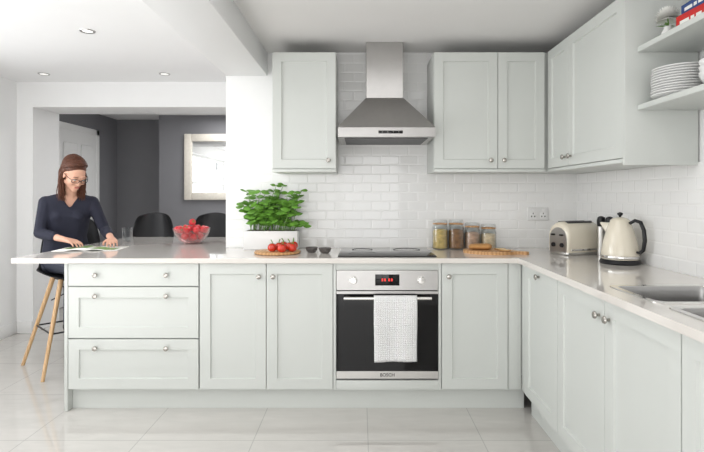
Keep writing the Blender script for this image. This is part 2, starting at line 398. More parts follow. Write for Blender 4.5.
obj('body',B(0,.925,.021,.330,0,HU),M['cab'],u3); obj('pelmet',B(.002,.925,0,.021,0,.018,.001),M['cab'],u3)
front(u3,'door',.003,.318,.02,HU,.058,[(.278,.075)]); front(u3,'door',.318,.925,.02,HU,.058,[(.36,.075)])
obj('end_panel',B(.926,.945,-.003,.333,-.012,HU+.06,.001),M['cab'],u3)
# floating shelves
for z,l in ((1.672,'lower white floating shelf carrying the stacked white plates'),(1.936,'upper white floating shelf carrying the flower and books')):
    tag(obj('floating_shelf',B(1.263,XR-.001,1.2,2.277,z,z+.024,.002),M['cab']),l,'shelf')
# ---------------------------------------------------------------- extractor hood
hd=thing('extractor_hood','stainless steel chimney extractor hood above the hob','extractor hood',(.1635,YB-.011,1.643))
bm=bmesh.new()
def rect(hw,d,z): return [bm.verts.new(p) for p in ((-hw,-d,z),(hw,-d,z),(hw,0,z),(-hw,0,z))]
rs=[rect(.2995,.478,.062),rect(.2995,.474,.066),rect(.124,.252,.285)]
for a,b in zip(rs,rs[1:]):
    for k in range(4): bm.faces.new((a[k],a[(k+1)%4],b[(k+1)%4],b[k]))
bm.faces.new(rs[0][::-1]); bm.faces.new(rs[-1])
obj('canopy',bm,M['steel'],hd,sm=20)
rim=obj('rim',B(-.3,.3,-.48,0,0,.061,.002),M['steel'],hd,sm=20)
obj('filter',B(-.26,.26,-.44,-.04,-.004,.002),M['dark'],hd)
cp=obj('control_panel',B(-.05,.10,-.483,-.479,.022,.040,.001),M['black_glass'],hd)
for k in range(4): obj('button',B(-.028+k*.034,-.024+k*.034,-.485,-.482,.029,.033,.0008),M['satin'],cp)
obj('chimney',B(-.122,.122,-.25,0,.285,2.299-1.643,.002),M['steel'],hd,sm=20)
# ---------------------------------------------------------------- oven
ov=thing('oven','built-in stainless steel and black glass oven under the hob','oven',(-.140,FY,Z0+.057))
W=.604
obj('body',B(.004,W-.004,.022,.56,0,.653),M['dark'],ov)
cpn=obj('control_panel',B(0,W,-.004,.022,.535,.654,.002),M['steel'],ov,sm=20)
ds=obj('display',B(.23,.374,-.0065,-.003,.564,.630,.001),M['black_glass'],cpn)
for k,x in enumerate((.268,.284,.308,.324)): obj('digit',B(x,x+.009,-.0085,-.006,.590,.606),M['redled'],ds)
for x in (.10,.504):
    obj('knob',lathe([(.024,0),(.024,.004),(.019,.006),(.018,.026),(.0,.027)],28,M4=Matrix.Rotation(PI/2,4,'X'),center=(x,-.004,.596)),M['chrome'],cpn)
dd=obj('door',B(0,W,-.004,.02,.012,.531,.002),M['black_glass'],ov,sm=20)
obj('door_trim',B(0,W,-.0065,-.003,.012,.056,.001),M['satin'],dd,sm=20); obj('door_trim',B(0,W,-.0065,-.003,.514,.531,.001),M['steel'],dd,sm=20)
hn=tube([(.045,-.045,.495),(.3,-.045,.495),(W-.045,-.045,.495)],.0095,14)
for x in (.06,W-.06): tube([(x,-.004,.495),(x,-.045,.495)],.007,10,hn)
obj('handle',hn,M['chrome'],dd)
lg=obj('logo',text_mesh('BOSCH',.027),M['text'],dd,sm=0,loc=(W/2,-.0072,.034),rot=(PI/2,0,0))
# towel over handle
bm=bmesh.new(); nx=26; g=[]
L=[]  # (y,z) profile: back flap up, over the bar, down the front
for j in range(10): L.append((-.026+.004*math.sin(j*.4),.28+.0225*j*.95))
for k in range(9): 
    a=PI*k/8; L.append((-.045+.017*math.cos(a),.495+.017*math.sin(a)))
for j in range(1,25): L.append((-.062-.004*math.sin(j*.25),.495-j*.365/24))
for j,(y,z) in enumerate(L):
    row=[]
    for i in range(nx+1):
        u=i/nx; fx=.222+u*.25
        fold=.005*math.sin(u*9.5+.5)*min(1,abs(z-.495)*6)
        row.append(bm.verts.new((fx+.002*math.sin(z*11)*(.5-u),y-fold-(.004 if j>18 else 0),z+.003*math.sin(u*2.2)*(j>18)*(.495-z)*2)))
    g.append(row)
for a,b in zip(g,g[1:]):
    for i in range(nx): bm.faces.new((a[i],a[i+1],b[i+1],b[i]))
tw=obj('tea_towel',bm,M['towel'],sm=60,loc=ov.location)
s=tw.modifiers.new('s','SOLIDIFY'); s.thickness=.004; s.offset=0
tag(tw,'white waffle tea towel hanging over the oven door handle','towel')
# hob
hbb=thing('hob','black glass induction hob set on the worktop under the hood','hob',(.165,3.26,.912))
hg=obj('glass_top',B(-.298,.298,-.245,.245,0,.006,.002),M['black_glass'],hbb)
for x,y,r in ((-.15,-.1,.085),(.15,-.1,.07),(-.15,.12,.07),(.15,.12,.09)):
    obj('zone_ring',lathe([(r,.006),(r,.0064),(r-.002,.0064),(r-.002,.006)],40,center=(x,y,0)),M['dark'],hg)
# ---------------------------------------------------------------- worktop things
ZW=.912
def basil():
    r=thing('potted_basil','bushy green basil plant in a white rectangular planter','plant',(-.61,3.475,ZW))
    p=B(-.185,.185,-.07,.07,0,.128,.006,2)
    obj('planter',p,M['porc'],r); obj('soil',B(-.165,.165,-.055,.055,.125,.130),M['soil'],r)
    st=bmesh.new(); lf=bmesh.new()
    def leaf(p,d,up,s):
        d=d.normalized(); sd=d.cross(up).normalized(); n=sd.cross(d).normalized()
        prof=[(0,.03),(.12,.25),(.35,.38),(.62,.33),(.85,.15),(1,.0)]
        prev=None
        for t,w in prof:
            c=p+d*(s*t)-n*(s*.30*t*t)
            cur=[lf.verts.new(c-sd*w*s-n*s*.10*(w>.1)),lf.verts.new(c),lf.verts.new(c+sd*w*s-n*s*.10*(w>.1))]
            if prev:
                for k in range(2): lf.faces.new((prev[k],prev[k+1],cur[k+1],cur[k]))
            prev=cur
    for i in range(46):
        b=Vector((random.uniform(-.155,.155),random.uniform(-.05,.045),.128))
        a=random.uniform(0,2*PI); sp=random.random()**.5
        tip=Vector((b.x*1.3+math.cos(a)*.12*sp+.045,b.y*1.2+math.sin(a)*.05*sp-.01,.20+random.random()*.26-abs(b.x)*.3))
        mid=(b+tip)/2+Vector((0,0,.03))
        tube([b,mid,tip],[.003,.0025,.0018],6,st)
        for k in range(4):
            t=.4+.6*k/3; p=b.lerp(mid,min(1,t*2)) if t<.5 else mid.lerp(tip,t*2-1)
            for q in range(2):
                aa=a+k*1.57+q*PI+random.uniform(-.5,.5)
                d=Vector((math.cos(aa),math.sin(aa)*.75,random.uniform(-.1,.5)))
                pp=Vector(p); s_=random.uniform(.038,.074)
                if pp.y+d.y*s_>.07: d.y=-abs(d.y)
                leaf(pp,d,Vector((random.uniform(-.3,.3),-.8,1)),s_)
    obj('stems',st,M['stem'],r); obj('foliage',lf,M['leaf'],r,sm=80)
basil()
cb=thing('chopping_board','round wooden chopping board under the tomatoes','chopping board',(-.53,3.215,ZW))
obj('board',lathe([(0,0),(.14,0),(.147,.004),(.147,.012),(.142,.016),(0,.016)],48),M['wood'],cb)
# tomatoes
tm=thing('tomato','ripe red tomato lying on the round chopping board','tomato',(0,0,0),0,'tomatoes on the round board')
R=.029
obj('flesh',lathe([(0,.002)]+[(R*math.sin(PI*k/12)**.9,R*.9*(1-math.cos(PI*k/12))+.0) for k in range(1,12)]+[(0,R*1.72)],24),M['tomato'],tm)
cx=bmesh.new()
for k in range(5):
    a=2*PI*k/5; p=[cx.verts.new((0,0,R*1.74)),cx.verts.new((.009*math.cos(a-.3),.009*math.sin(a-.3),R*1.80)),cx.verts.new((.026*math.cos(a),.026*math.sin(a),R*1.80)),cx.verts.new((.009*math.cos(a+.3),.009*math.sin(a+.3),R*1.80))]
    cx.faces.new(p)
tube([(0,0,R*1.7),(.003,0,R*2.1),(.014,0,R*2.6)],.003,6,cx)
obj('stalk',cx,M['stem'],tm)
tp=[(-.555,3.150,0),(-.492,3.118,0),(-.430,3.150,0),(-.517,3.205,0),(-.452,3.215,0),(-.50,3.275,0),(-.432,3.283,0)]
for i,(x,y,dz) in enumerate(tp):
    o=tm if i==0 else dup(tm,(x,y,ZW+.016))
    o.location=(x,y,ZW+.0165+dz); o.rotation_euler=(random.uniform(-.25,.25),0,random.uniform(0,6))
# pinch bowls
for i,(x,y,l) in enumerate(((-.315,3.26,'small dark stone pinch bowl of spice nearer the chopping board'),(-.225,3.22,'small dark stone pinch bowl of spice nearer the hob'))):
    r=thing('pinch_bowl',l,'bowl',(x,y,ZW))
    obj('bowl',lathe([(0,0),(.022,0),(.036,.014),(.040,.034),(.037,.034),(.032,.016),(.018,.006),(0,.006)],28),M['slate'],r)
    obj('spice',lathe([(0,.028),(.02,.026),(.0345,.022)],20),M['spice'],r)
# jars
def jar(x,y,fill,l,k=0):
    r=thing('storage_jar',l,'jar',(x,y,ZW))
    P=lambda q:[(a,max(0,b-k) if b>.1 else b) for a,b in q]
    obj('glass_body',lathe(P([(0,.0),(.051,.0),(.054,.004),(.054,.148),(.047,.165),(.047,.175),(.045,.175),(.045,.165),(.052,.147),(.052,.006),(0,.005)]),32),M['glass'],r)
    c=lathe(P([(0,.007),(.0505,.007),(.0505,.128),(.042,.134),(.02,.138),(0,.136)]),28)
    obj('contents',c,M[fill],r)
    obj('lid',lathe(P([(0,.173),(.048,.173),(.050,.178),(.050,.196),(.046,.202),(0,.203)]),32),M['glass'],r)
    obj('clamp',tube([(.0485*math.cos(2*PI*q/28),.0485*math.sin(2*PI*q/28),.170-k) for q in range(28)],.0022,6,closed=True),M['chrome'],r)
    obj('rim_seal',lathe(P([(.048,.1722),(.0505,.1722),(.0505,.179),(.048,.179)]),32),M['wood'],r)
jar(.556,3.475,'pasta','glass storage jar filled with yellow pasta beside the hob')
jar(.668,3.475,'nuts','glass storage jar filled with brown nuts, next to the pasta jar')
jar(.780,3.475,'grain','glass storage jar filled with pinkish grains between nuts and oats',.02)
jar(.892,3.475,'oats','shorter glass storage jar filled with pale oats, farthest from the hob',.03)
# bread board
bb=thing('bread_board','wooden paddle board with bread on it beside the jars','chopping board',(.835,3.235,ZW),math.radians(-22))
bm=bmesh.new(); P=[(.165*math.cos(a),.125*math.sin(a)) for a in [math.radians(16+k*(328/40)) for k in range(41)]]
P=P+[(.2,-.018),(.235,-.02),(.245,0),(.235,.02),(.2,.018)]
f=bm.faces.new([bm.verts.new((x,y,0)) for x,y in P]); ex=bmesh.ops.extrude_face_region(bm,geom=[f])
for g_ in ex['geom']:
    if isinstance(g_,bmesh.types.BMVert): g_.co.z=.018
obj('board',bm,M['wood'],bb,sm=30)
lo=thing('bread_loaf','crusty flat half loaf of bread on the paddle board','bread',(.795,3.265,ZW+.0185),math.radians(-14))
bm=bmesh.new(); hull(bm,[((-.05,0,.018),(.035,.048,.018)),((.035,0,.020),(.03,.052,.020))],3)
obj('crust',bm,M['bread'],lo)
sl0=None
for i,(x,y,rz,l) in enumerate(((.908,3.242,.3,'pale slice of bread lying flat on the paddle board near the jars'),(.918,3.165,-.5,'pale slice of bread lying flat at the front of the paddle board'))):
    sl=thing('bread_slice',l,'bread',(x,y,ZW+.0185),rz)
    o1=bmesh.new(); hull(o1,[((-.014,-.004,.006),(.018,.024,.006)),((.014,-.004,.006),(.018,.024,.006)),((0,.008,.006),(.024,.022,.006))],2)
    obj('crumb',o1,M['crumb'],sl)
    obj('crust',tube([(.033*math.cos(2*PI*k/20),.029*math.sin(2*PI*k/20),.006) for k in range(20)],.0035,6,closed=True),M['bread'],sl)
# socket
so=thing('wall_socket','pale double wall socket on the tiles above the worktop','socket',(1.265,YB-.0105,1.152))
obj('plate',B(-.073,.073,-.010,0,-.046,.046,.002),M['plate'],so)
for x in (-.036,.036):
    ins_=obj('insert',B(x-.024,x+.024,-.0115,-.009,-.036,.012,.001),M['porc'],so)
    for hx,hz,w_ in ((0,.003,.005),(-.011,-.018,.0075),(.011,-.018,.0075)): obj('pin_hole',B(x+hx-w_/2,x+hx+w_/2,-.0122,-.011,hz-.005,hz+.005),M['black'],ins_)
    obj('switch',B(x-.009,x+.009,-.0135,-.009,.018,.036,.001),M['porc'],so)
# toaster
to=thing('toaster','cream and steel retro toaster in the corner beside the kettle','toaster',(1.372,3.19,ZW),math.radians(22))
bm=bmesh.new(); TL=.138
def prof(s): # rounded loaf section in (y,z)
    pts=[(-.085,.018),(-.088,.10)]
    for k in range(9): a=PI-k*PI/8*1.0; pts.append((.06*math.cos(a)*1.47,.125+.082*math.sin(a)))
    pts+=[(.088,.10),(.085,.018)]
    return [(y*s,.018+(z-.018)*s) for y,z in pts]
secs=[(-TL,.88),(-TL+.007,.96),(-TL+.02,1),(TL-.02,1),(TL-.007,.96),(TL,.88)]; rings=[]
for x,s_ in secs: rings.append([bm.verts.new((x,y,z)) for y,z in prof(s_)])
for a,b in zip(rings,rings[1:]):
    n=len(a)
    for k in range(n): bm.faces.new((a[k],a[(k+1)%n],b[(k+1)%n],b[k]))
bm.faces.new(rings[0][::-1]); bm.faces.new(rings[-1])
obj('body',bm,M['cream'],to)
obj('base',B(-TL+.004,TL-.004,-.080,.080,0,.022,.006),M['satin'],to)
for y in (-.03,.03):
    obj('slot',B(-.10,.10,y-.011,y+.011,.195,.2085,.002),M['dark'],to)
bm=bmesh.new(); v0=[bm.verts.new((-TL-.003,y,z)) for y,z in prof(.80)]; v1=[bm.verts.new((-TL+.001,y,z)) for y,z in prof(.82)]
bm.faces.new(v0)
for k in range(len(v0)): bm.faces.new((v0[k],v0[(k+1)%len(v0)],v1[(k+1)%len(v0)],v1[k]))
fp=obj('end_panel',bm,M['steel'],to,sm=30)
for y in (-.035,.035):
    obj('lever',B(-TL-.020,-TL-.002,y-.012,y+.012,.120,.130,.004),M['black'],fp)
    obj('dial',lathe([(.014,0),(.013,.010),(0,.011)],20,M4=Matrix.Rotation(-PI/2,4,'Y'),center=(-TL-.002,y,.062)),M['black'],fp)
obj('trim_band',box(bmesh.new(),-TL+.022,TL-.022,-.0905,-.084,.028,.040,.002),M['chrome'],to)
# mills
for i,(x,y,l) in enumerate(((1.487,3.082,'steel pepper mill with black top beside the toaster, the farther of two'),(1.508,3.02,'steel salt mill with black top behind the kettle, the nearer of two'))):
    r=thing('pepper_mill',l,'mill',(x,y,ZW))
    obj('body',lathe([(0,0),(.024,0),(.025,.008),(.024,.09),(.023,.180),(0,.181)],24),M['satin'],r)
    obj('cap',lathe([(.021,.181),(.024,.186),(.025,.215),(.021,.236),(.01,.243),(0,.244)],24),M['black'],r)
# kettle
KS=1.1
ke=thing('kettle','cream electric kettle with black handle beside the toaster','kettle',(1.425,2.74,ZW),math.radians(-58))
def kl(name,p,m,par,seg=40): return obj(name,lathe([(a*KS,b*KS) for a,b in p],seg),m,par)
kl('base',[(0,0),(.092,0),(.095,.006),(.09,.018),(.086,.022),(0,.022)],M['black'],ke)
kl('body',[(0,.023),(.084,.023),(.088,.032),(.086,.06),(.076,.115),(.061,.17),(.050,.2),(.046,.206),(0,.206)],M['cream'],ke)
kl('band',[(.0885,.028),(.0895,.03),(.0895,.04),(.0882,.042)],M['chrome'],ke)
ld=kl('lid',[(.047,.206),(.045,.214),(.033,.224),(.012,.23),(.0,.231)],M['cream'],ke)
kl('lid_knob',[(.005,.23),(.006,.236),(.013,.243),(.013,.25),(.0,.256)],M['black'],ld,20)
sp=bmesh.new(); hull(sp,[((-.05*KS,0,.15*KS),(.02,.022,.02)),((-.055*KS,0,.19*KS),(.012,.018,.012)),((-.098*KS,0,.196*KS),(.006,.011,.006))],2)
obj('spout',sp,M['cream'],ke)
obj('handle',tube([(a*KS,0,b*KS) for a,b in ((.044,.198),(.075,.216),(.102,.208),(.118,.17),(.122,.12),(.115,.075),(.098,.06),(.082,.062))],[.008,.009,.010,.0105,.0105,.010,.009,.008],14),M['black'],ke)
# fruit bowl
fb=thing('fruit_bowl','pink-tinted glass bowl of red fruit on the breakfast bar','bowl',(-1.295,3.85,ZW))
obj('bowl',lathe([(0,0),(.06,0),(.064,.004),(.095,.03),(.125,.07),(.142,.122),(.139,.122),(.122,.072),(.092,.034),(.06,.008),(0,.007)],48),M['pinkglass'],fb)
st=thing('strawberry','red strawberry heaped in the glass bowl on the bar','fruit',(0,0,0),0,'red strawberries in the glass bowl')
obj('flesh',lathe([(0,-.027),(.011,-.022),(.020,-.009),(.026,.007),(.024,.020),(.013,.026),(0,.027)],20),M['berry'],st)
cx=bmesh.new()
for k in range(6):
    a=2*PI*k/6; cx.faces.new([cx.verts.new(p) for p in ((0,0,.028),(.006*math.cos(a-.4),.006*math.sin(a-.4),.029),(.015*math.cos(a),.015*math.sin(a),.027),(.006*math.cos(a+.4),.006*math.sin(a+.4),.029))])
obj('calyx',cx,M['stem'],st)
pos=[(0,0,.040)]+[(.062*math.cos(k*2*PI/6),.062*math.sin(k*2*PI/6),.056) for k in range(6)]
pos+=[(.102*math.cos(k*2*PI/10+.3),.102*math.sin(k*2*PI/10+.3),.106) for k in range(10)]+[(.044*math.cos(k*2*PI/4),.044*math.sin(k*2*PI/4),.117) for k in range(4)]+[(0,0,.162)]
for i,(x,y,z) in enumerate(pos):
    l=(-1.295+x,3.85+y,ZW+z)
    o=st if i==0 else dup(st,l)
    o.location=l; o.rotation_euler=(random.uniform(-1.2,1.2),random.uniform(-1.2,1.2),random.uniform(0,6))
# drinking glass
gl=thing('drinking_glass','clear tumbler of water on the bar beside the magazine','glass',(-1.86,4.0,ZW))
obj('glass',lathe([(0,0),(.034,0),(.036,.003),(.041,.115),(.039,.115),(.034,.008),(0,.007)],32),M['glass'],gl)
obj('water',lathe([(0,.009),(.0335,.009),(.0365,.075),(0,.075)],28),M['paneglass'],gl)
# magazine
mg=thing('magazine','open magazine lying in front of the woman on the bar','magazine',(-1.855,3.46,ZW),math.radians(8))
for sgn in (-1,1):
    bm=bmesh.new(); rows=[]
    for i in range(9):
        u=i/8; x=sgn*u*.205; z=.003+.010*math.sin(min(1,u*1.6)*PI)*(1-u*.5)
        rows.append([bm.verts.new((x,y,z)) for y in (-.13,.13)])
    for a,b in zip(rows,rows[1:]): bm.faces.new((a[0],a[1],b[1],b[0]))
    pg=obj('page',bm,M['paper'],mg,sm=80); m_=pg.modifiers.new('s','SOLIDIFY'); m_.thickness=.0025; m_.offset=-1
    bm=bmesh.new(); rows=[]
    for i in range(1,8):
        u=i/8; x=sgn*u*.205; z=.0045+.010*math.sin(min(1,u*1.6)*PI)*(1-u*.5)
        rows.append([bm.verts.new((x,y,z)) for y in ((-.02,.11) if sgn<0 else (-.11,.02))])
    for a,b in zip(rows,rows[1:]): bm.faces.new((a[0],a[1],b[1],b[0]))
    obj('picture',bm,M['print'],pg,sm=80)
# ---------------------------------------------------------------- shelf things
def dish(prof,name,label,cat,loc,grp=None): return tag(obj(name,lathe(prof,36),M['porc'],loc=loc),label,cat,grp)
z=1.6965
for i in range(11):
    dish([(0,0),(.05,0),(.065,.004),(.108,.017),(.108,.020),(.063,.008),(0,.005)],'dinner_plate','white plate in the tall stack beside the cabinet end panel','plate',(1.362+random.uniform(-.004,.004),2.13+random.uniform(-.004,.004),z),'white plates on the lower shelf'); z+=.0108
z=1.6965
for i in range(3):
    dish([(0,0),(.035,0),(.06,.015),(.08,.05),(.084,.065),(.081,.065),(.075,.048),(.056,.02),(.033,.006),(0,.006)],'bowl','deep white bowl of the nearer stack at right edge','bowl',(1.40,1.92,z),'deep white bowls on the lower shelf'); z+=.024
fv=thing('flower_vase','white chrysanthemum in a small white vase on the upper shelf','vase',(1.335,2.17,1.960))
obj('vase',lathe([(0,0),(.022,0),(.026,.008),(.025,.03),(.016,.046),(.014,.052),(.016,.056),(.013,.056),(.011,.05),(0,.046)],28),M['porc'],fv)
fcn=Vector((-.008,-.012,.096))
obj('stem',tube([(0,0,.045),(.0,-.005,.07),fcn],.003,8),M['stem'],fv)
bm=bmesh.new()
for ly in range(7):
    n=22-ly*2; el=math.radians(-30+ly*18); Lp=.056-ly*.003
    for k in range(n):
        a=2*PI*k/n+ly*.2; d=Vector((math.cos(a)*math.cos(el),math.sin(a)*math.cos(el),math.sin(el))); sd=Vector((-math.sin(a),math.cos(a),0)); c=fcn
        up=Vector((0,0,1))
        q=[c+d*.004,c+d*Lp*.6-sd*.009,c+d*Lp+up*.006,c+d*Lp*.6+sd*.009]
        bm.faces.new([bm.verts.new(p) for p in q])
obj('flower_head',bm,M['petal'],fv)
lv=bmesh.new()
for a in (2.6,4.0,.4):
    d=Vector((math.cos(a),math.sin(a),.1)); sd=Vector((-math.sin(a),math.cos(a),0)); c=Vector((0,0,.06))
    lv.faces.new([lv.verts.new(p) for p in (c,c+d*.02-sd*.01,c+d*.045,c+d*.02+sd*.01)])
obj('leaves',lv,M['leaf'],fv)
def book(loc,w,d,t,m,label,rz):   # spine on the -x side
    r=thing('book',label,'book',loc,rz)
    bm=B(0,w,0,d,0,.003,.0008); box(bm,0,w,0,d,t-.003,t,.0008); box(bm,0,.004,0,d,0,t,.0008)
    obj('cover',bm,m,r,sm=20); obj('pages',B(.004,w-.004,.004,d-.004,.003,t-.003),M['paper'],r)
    sb=bmesh.new()
    for a,b in ((.12,.3),(.36,.48),(.54,.86)): box(sb,-.0006,.0005,d*a,d*b,t*.34,t*.64)
    obj('spine_band',sb,M['paper'],r)
book((1.330,1.925,1.960),.19,.17,.070,M['red'],'thick red book lying on the upper shelf under a blue one',math.radians(2))
book((1.337,1.93,2.0305),.185,.16,.045,M['blue'],'blue book lying on top of the red book',math.radians(-2))
# ---------------------------------------------------------------- mirror and lights
mr=thing('wall_mirror','rectangular wall mirror in a pale distressed frame in the grey dining room','mirror',(-1.96,6.595,1.22))
fr=B(-.35,-.25,-.04,0,0,.87,.012); box(fr,.25,.35,-.04,0,0,.87,.012); box(fr,-.25,.25,-.04,0,.77,.87,.012); box(fr,-.25,.25,-.04,0,0,.1,.012)
obj('frame',fr,M['frame'],mr); obj('glass',B(-.255,.255,-.012,-.002,.095,.775),M['mirror'],mr)
for i,(x,y,l) in enumerate(((-1.75,3.21,'recessed round downlight nearest the camera in the left ceiling'),(-1.7,4.35,'recessed round downlight in front of the opening header near the kitchen wall'),(-2.75,4.35,'recessed round downlight in front of the opening header near the left wall'))):
    r=thing('downlight',l,'ceiling light',(x,y,2.34))
    obj('trim_ring',lathe([(.032,-.004),(.044,-.006),(.048,0),(.032,0)],28),M['steel'],r)
    obj('lens',lathe([(0,-.003),(.032,-.003),(.032,0)],24),M['lamp'],r)
# ---------------------------------------------------------------- bar stools
def make_stool():
    r=thing('bar_stool','','bar stool',(0,0,0),0)
    # faces -y; seat height .68
    bm=bmesh.new(); nu=12; g=[]
    P=[(-.20,.680),(-.185,.69),(-.10,.684),(0,.680),(.10,.682),(.155,.70),(.19,.745),(.212,.82),(.228,.92),(.24,1.04),(.246,1.12)]
    Wd=[.17,.195,.215,.22,.22,.22,.218,.215,.205,.185,.15]
    for (y,z),w in zip(P,Wd):
        row=[]
        for i in range(nu+1):
            u=-1+2*i/nu; x=u*w; c=abs(u)**2.6
            back=max(0,min(1,(z-.70)/.12))
            row.append(bm.verts.new((x,y-c*.075*back,z+c*.055*(1-back)-(.03*u*u if z>1.08 else 0))))
        g.append(row)
    for a,b in zip(g,g[1:]):
        for i in range(nu): bm.faces.new((a[i],a[i+1],b[i+1],b[i]))
    sh=obj('shell',bm,M['black'],r,sm=80); s_=sh.modifiers.new('s','SOLIDIFY'); s_.thickness=.01; s_.offset=-1; sb=sh.modifiers.new('b','SUBSURF'); sb.levels=1; sb.render_levels=2
    for sx in (-1,1):
        for sy in (-1,1):
            obj('leg',tube([(sx*.09,sy*.09,.665),(sx*.25,sy*.25,0)],[.017,.012],12),M['leg'],r)
    fr=bmesh.new()
    q=lambda z:.09+.16*(.665-z)/.665
    k=q(.30)
    for a,b in (((-k,-k),(k,-k)),((k,-k),(k,k)),((k,k),(-k,k)),((-k,k),(-k,-k))): tube([(*a,.30),(*b,.30)],.006,8,fr)
    obj('footrest',fr,M['black'],r)
    sup=B(-.09,.09,-.09,.09,.654,.667,.002); tube([(-.1,-.1,.63),(.1,.1,.49)],.005,8,sup); tube([(.1,-.1,.63),(-.1,.1,.49)],.005,8,sup)
    obj('under_frame',sup,M['black'],r)
    return r
s0=make_stool(); s0['label']='black shell bar stool behind the bar straight behind the tumbler'; s0.location=(-1.975,4.62,0)
dup(s0,(-1.40,4.62,0),0,'black shell bar stool behind the bar, beside the kitchen wall')
ws=dup(s0,(-2.195,3.79,0),math.radians(47),'black bar stool with wooden legs that the woman sits on')
for c in ws.children:
    if c.name.startswith('shell'): c.rotation_euler=(0,0,math.radians(-20))
# ---------------------------------------------------------------- woman
OFF=Vector((-2.24,3.80,0))
pr=thing('person','woman in navy top and glasses seated at the bar reading a magazine','person',OFF)
def V(*a): return Vector(a)
def ax(yaw): y=math.radians(yaw); return V(math.cos(y),math.sin(y),0),V(math.sin(y),-math.cos(y),0)
lp,fp_=ax(50); lc,fc=ax(32)
pel=V(-2.225,3.79,.79); wai=V(-2.23,3.79,.97); che=V(-2.205,3.765,1.13); nb=V(-2.17,3.735,1.285)
shL=nb+V(0,0,-.055)+lc*.150-fc*.01; shR=nb+V(0,0,-.055)-lc*.150-fc*.01
elR=V(-2.32,3.62,1.01); wrR=V(-2.085,3.525,.972); elL=V(-1.955,3.83,1.02); wrL=V(-1.81,3.645,.968)
hipL=pel+lp*.085; hipR=pel-lp*.085
knL=hipL+fp_*.40+V(0,0,.0); knR=hipR+fp_*.40+V(0,0,.0)
anL=knL-fp_*.10+V(0,0,-.40); anR=knR-fp_*.10+V(0,0,-.40)
hc=V(-2.085,3.655,1.436)
Mh=Matrix.Translation(hc)@Matrix.Rotation(math.radians(54),4,'Z')@Matrix.Rotation(math.radians(38),4,'X')@Matrix.Scale(.94,4)
def torso(bm,e,w=0):
    hull(bm,[(pel+lp*.075-V(0,0,.005),.09+e),(pel-lp*.075-V(0,0,.005),.09+e),(wai+lc*.05,.07+e+w),(wai-lc*.05,.07+e+w)])
    hull(bm,[(wai+lc*.05,.07+e+w),(wai-lc*.05,.07+e+w),(che+lc*.068,.074+e+w*.5),(che-lc*.068,.074+e+w*.5)])
    hull(bm,[(che+lc*.068,.074+e+w*.5),(che-lc*.068,.074+e+w*.5),(shL-lc*.02,.040+e),(shR+lc*.02,.040+e),(nb-V(0,0,.025),.048+e)])
    for s_ in (1,-1): ell(bm,che+lc*.06*s_+fc*.052+V(0,0,.0),.05+e)
    if w: hull(bm,[(che+lc*.06+fc*.05,.048+e),(che-lc*.06+fc*.05,.048+e),(wai+lc*.04+fc*.02,.07+e),(wai-lc*.04+fc*.02,.07+e)])
def arms(bm,e,f=1.0):
    for sh,el,wr in ((shL,elL,wrL),(shR,elR,wrR)):
        hull(bm,[(sh,.041+e),(sh.lerp(el,.5),.036+e)]); hull(bm,[(sh.lerp(el,.5),.036+e),(el,.031+e)])
        md=el.lerp(wr,.3); hull(bm,[(el,.031+e),(md,.032+e)])
        if f<=.7: hull(bm,[(md,.032+e),(el.lerp(wr,f),.028+e)])
        else: hull(bm,[(md,.032+e),(wr,.0205+e)])
def legs(bm,e,feet=True):
    for h,k,a in ((hipL,knL,anL),(hipR,knR,anR)):
        hull(bm,[(h,.078+e),(k,.052+e)]); hull(bm,[(k,.052+e),(k.lerp(a,.35)-fp_*.012,.05+e),(a,.034+e)])
        if feet: hull(bm,[(a-V(0,0,.03)-fp_*.02,.03),(a-V(0,0,.045)+fp_*.13,.022)])
def hand(bm,wr,d,palm_down,thumb_side,curl):
    """wr wrist, d direction of the hand, palm_down normal out of the palm, thumb_side vector"""
    d=d.normalized(); n=(palm_down-d*palm_down.dot(d)).normalized(); t=thumb_side-d*thumb_side.dot(d)-n*thumb_side.dot(n); t.normalize()
    hull(bm,[(wr,.020),(wr+d*.025+t*.016,.013),(wr+d*.025-t*.016,.013),(wr+d*.080+t*.027,.0105),(wr+d*.076-t*.028,.0105)])
    for i,(off,L_) in enumerate(((.0285,.068),(.0095,.076),(-.0095,.070),(-.0285,.055))):
        p=wr+d*(.078-.003*i)+t*off; dd_=(d+t*off*3).normalized(); a=curl*.5
        for q,fr in enumerate((.45,.3,.25)):
            dirn=dd_*math.cos(a)+n*math.sin(a); p2=p+dirn*L_*fr
            hull(bm,[(p,.0088-.0008*q),(p2,.008-.0008*q)],1); p=p2; a+=curl
    p=wr+d*.022+t*.02; q=p+(t*.75+d*.6+n*.3).normalized()*.042; w=q+(d*.9+t*.15+n*.35).normalized()*.032
    hull(bm,[(p,.014),(q,.010)],1); hull(bm,[(q,.010),(w,.008)],1)
body=bmesh.new(); torso(body,0); arms(body,0); legs(body,0)
hull(body,[(nb-V(0,0,.02),.050),(Mh@V(0,.03,-.06),.047)])
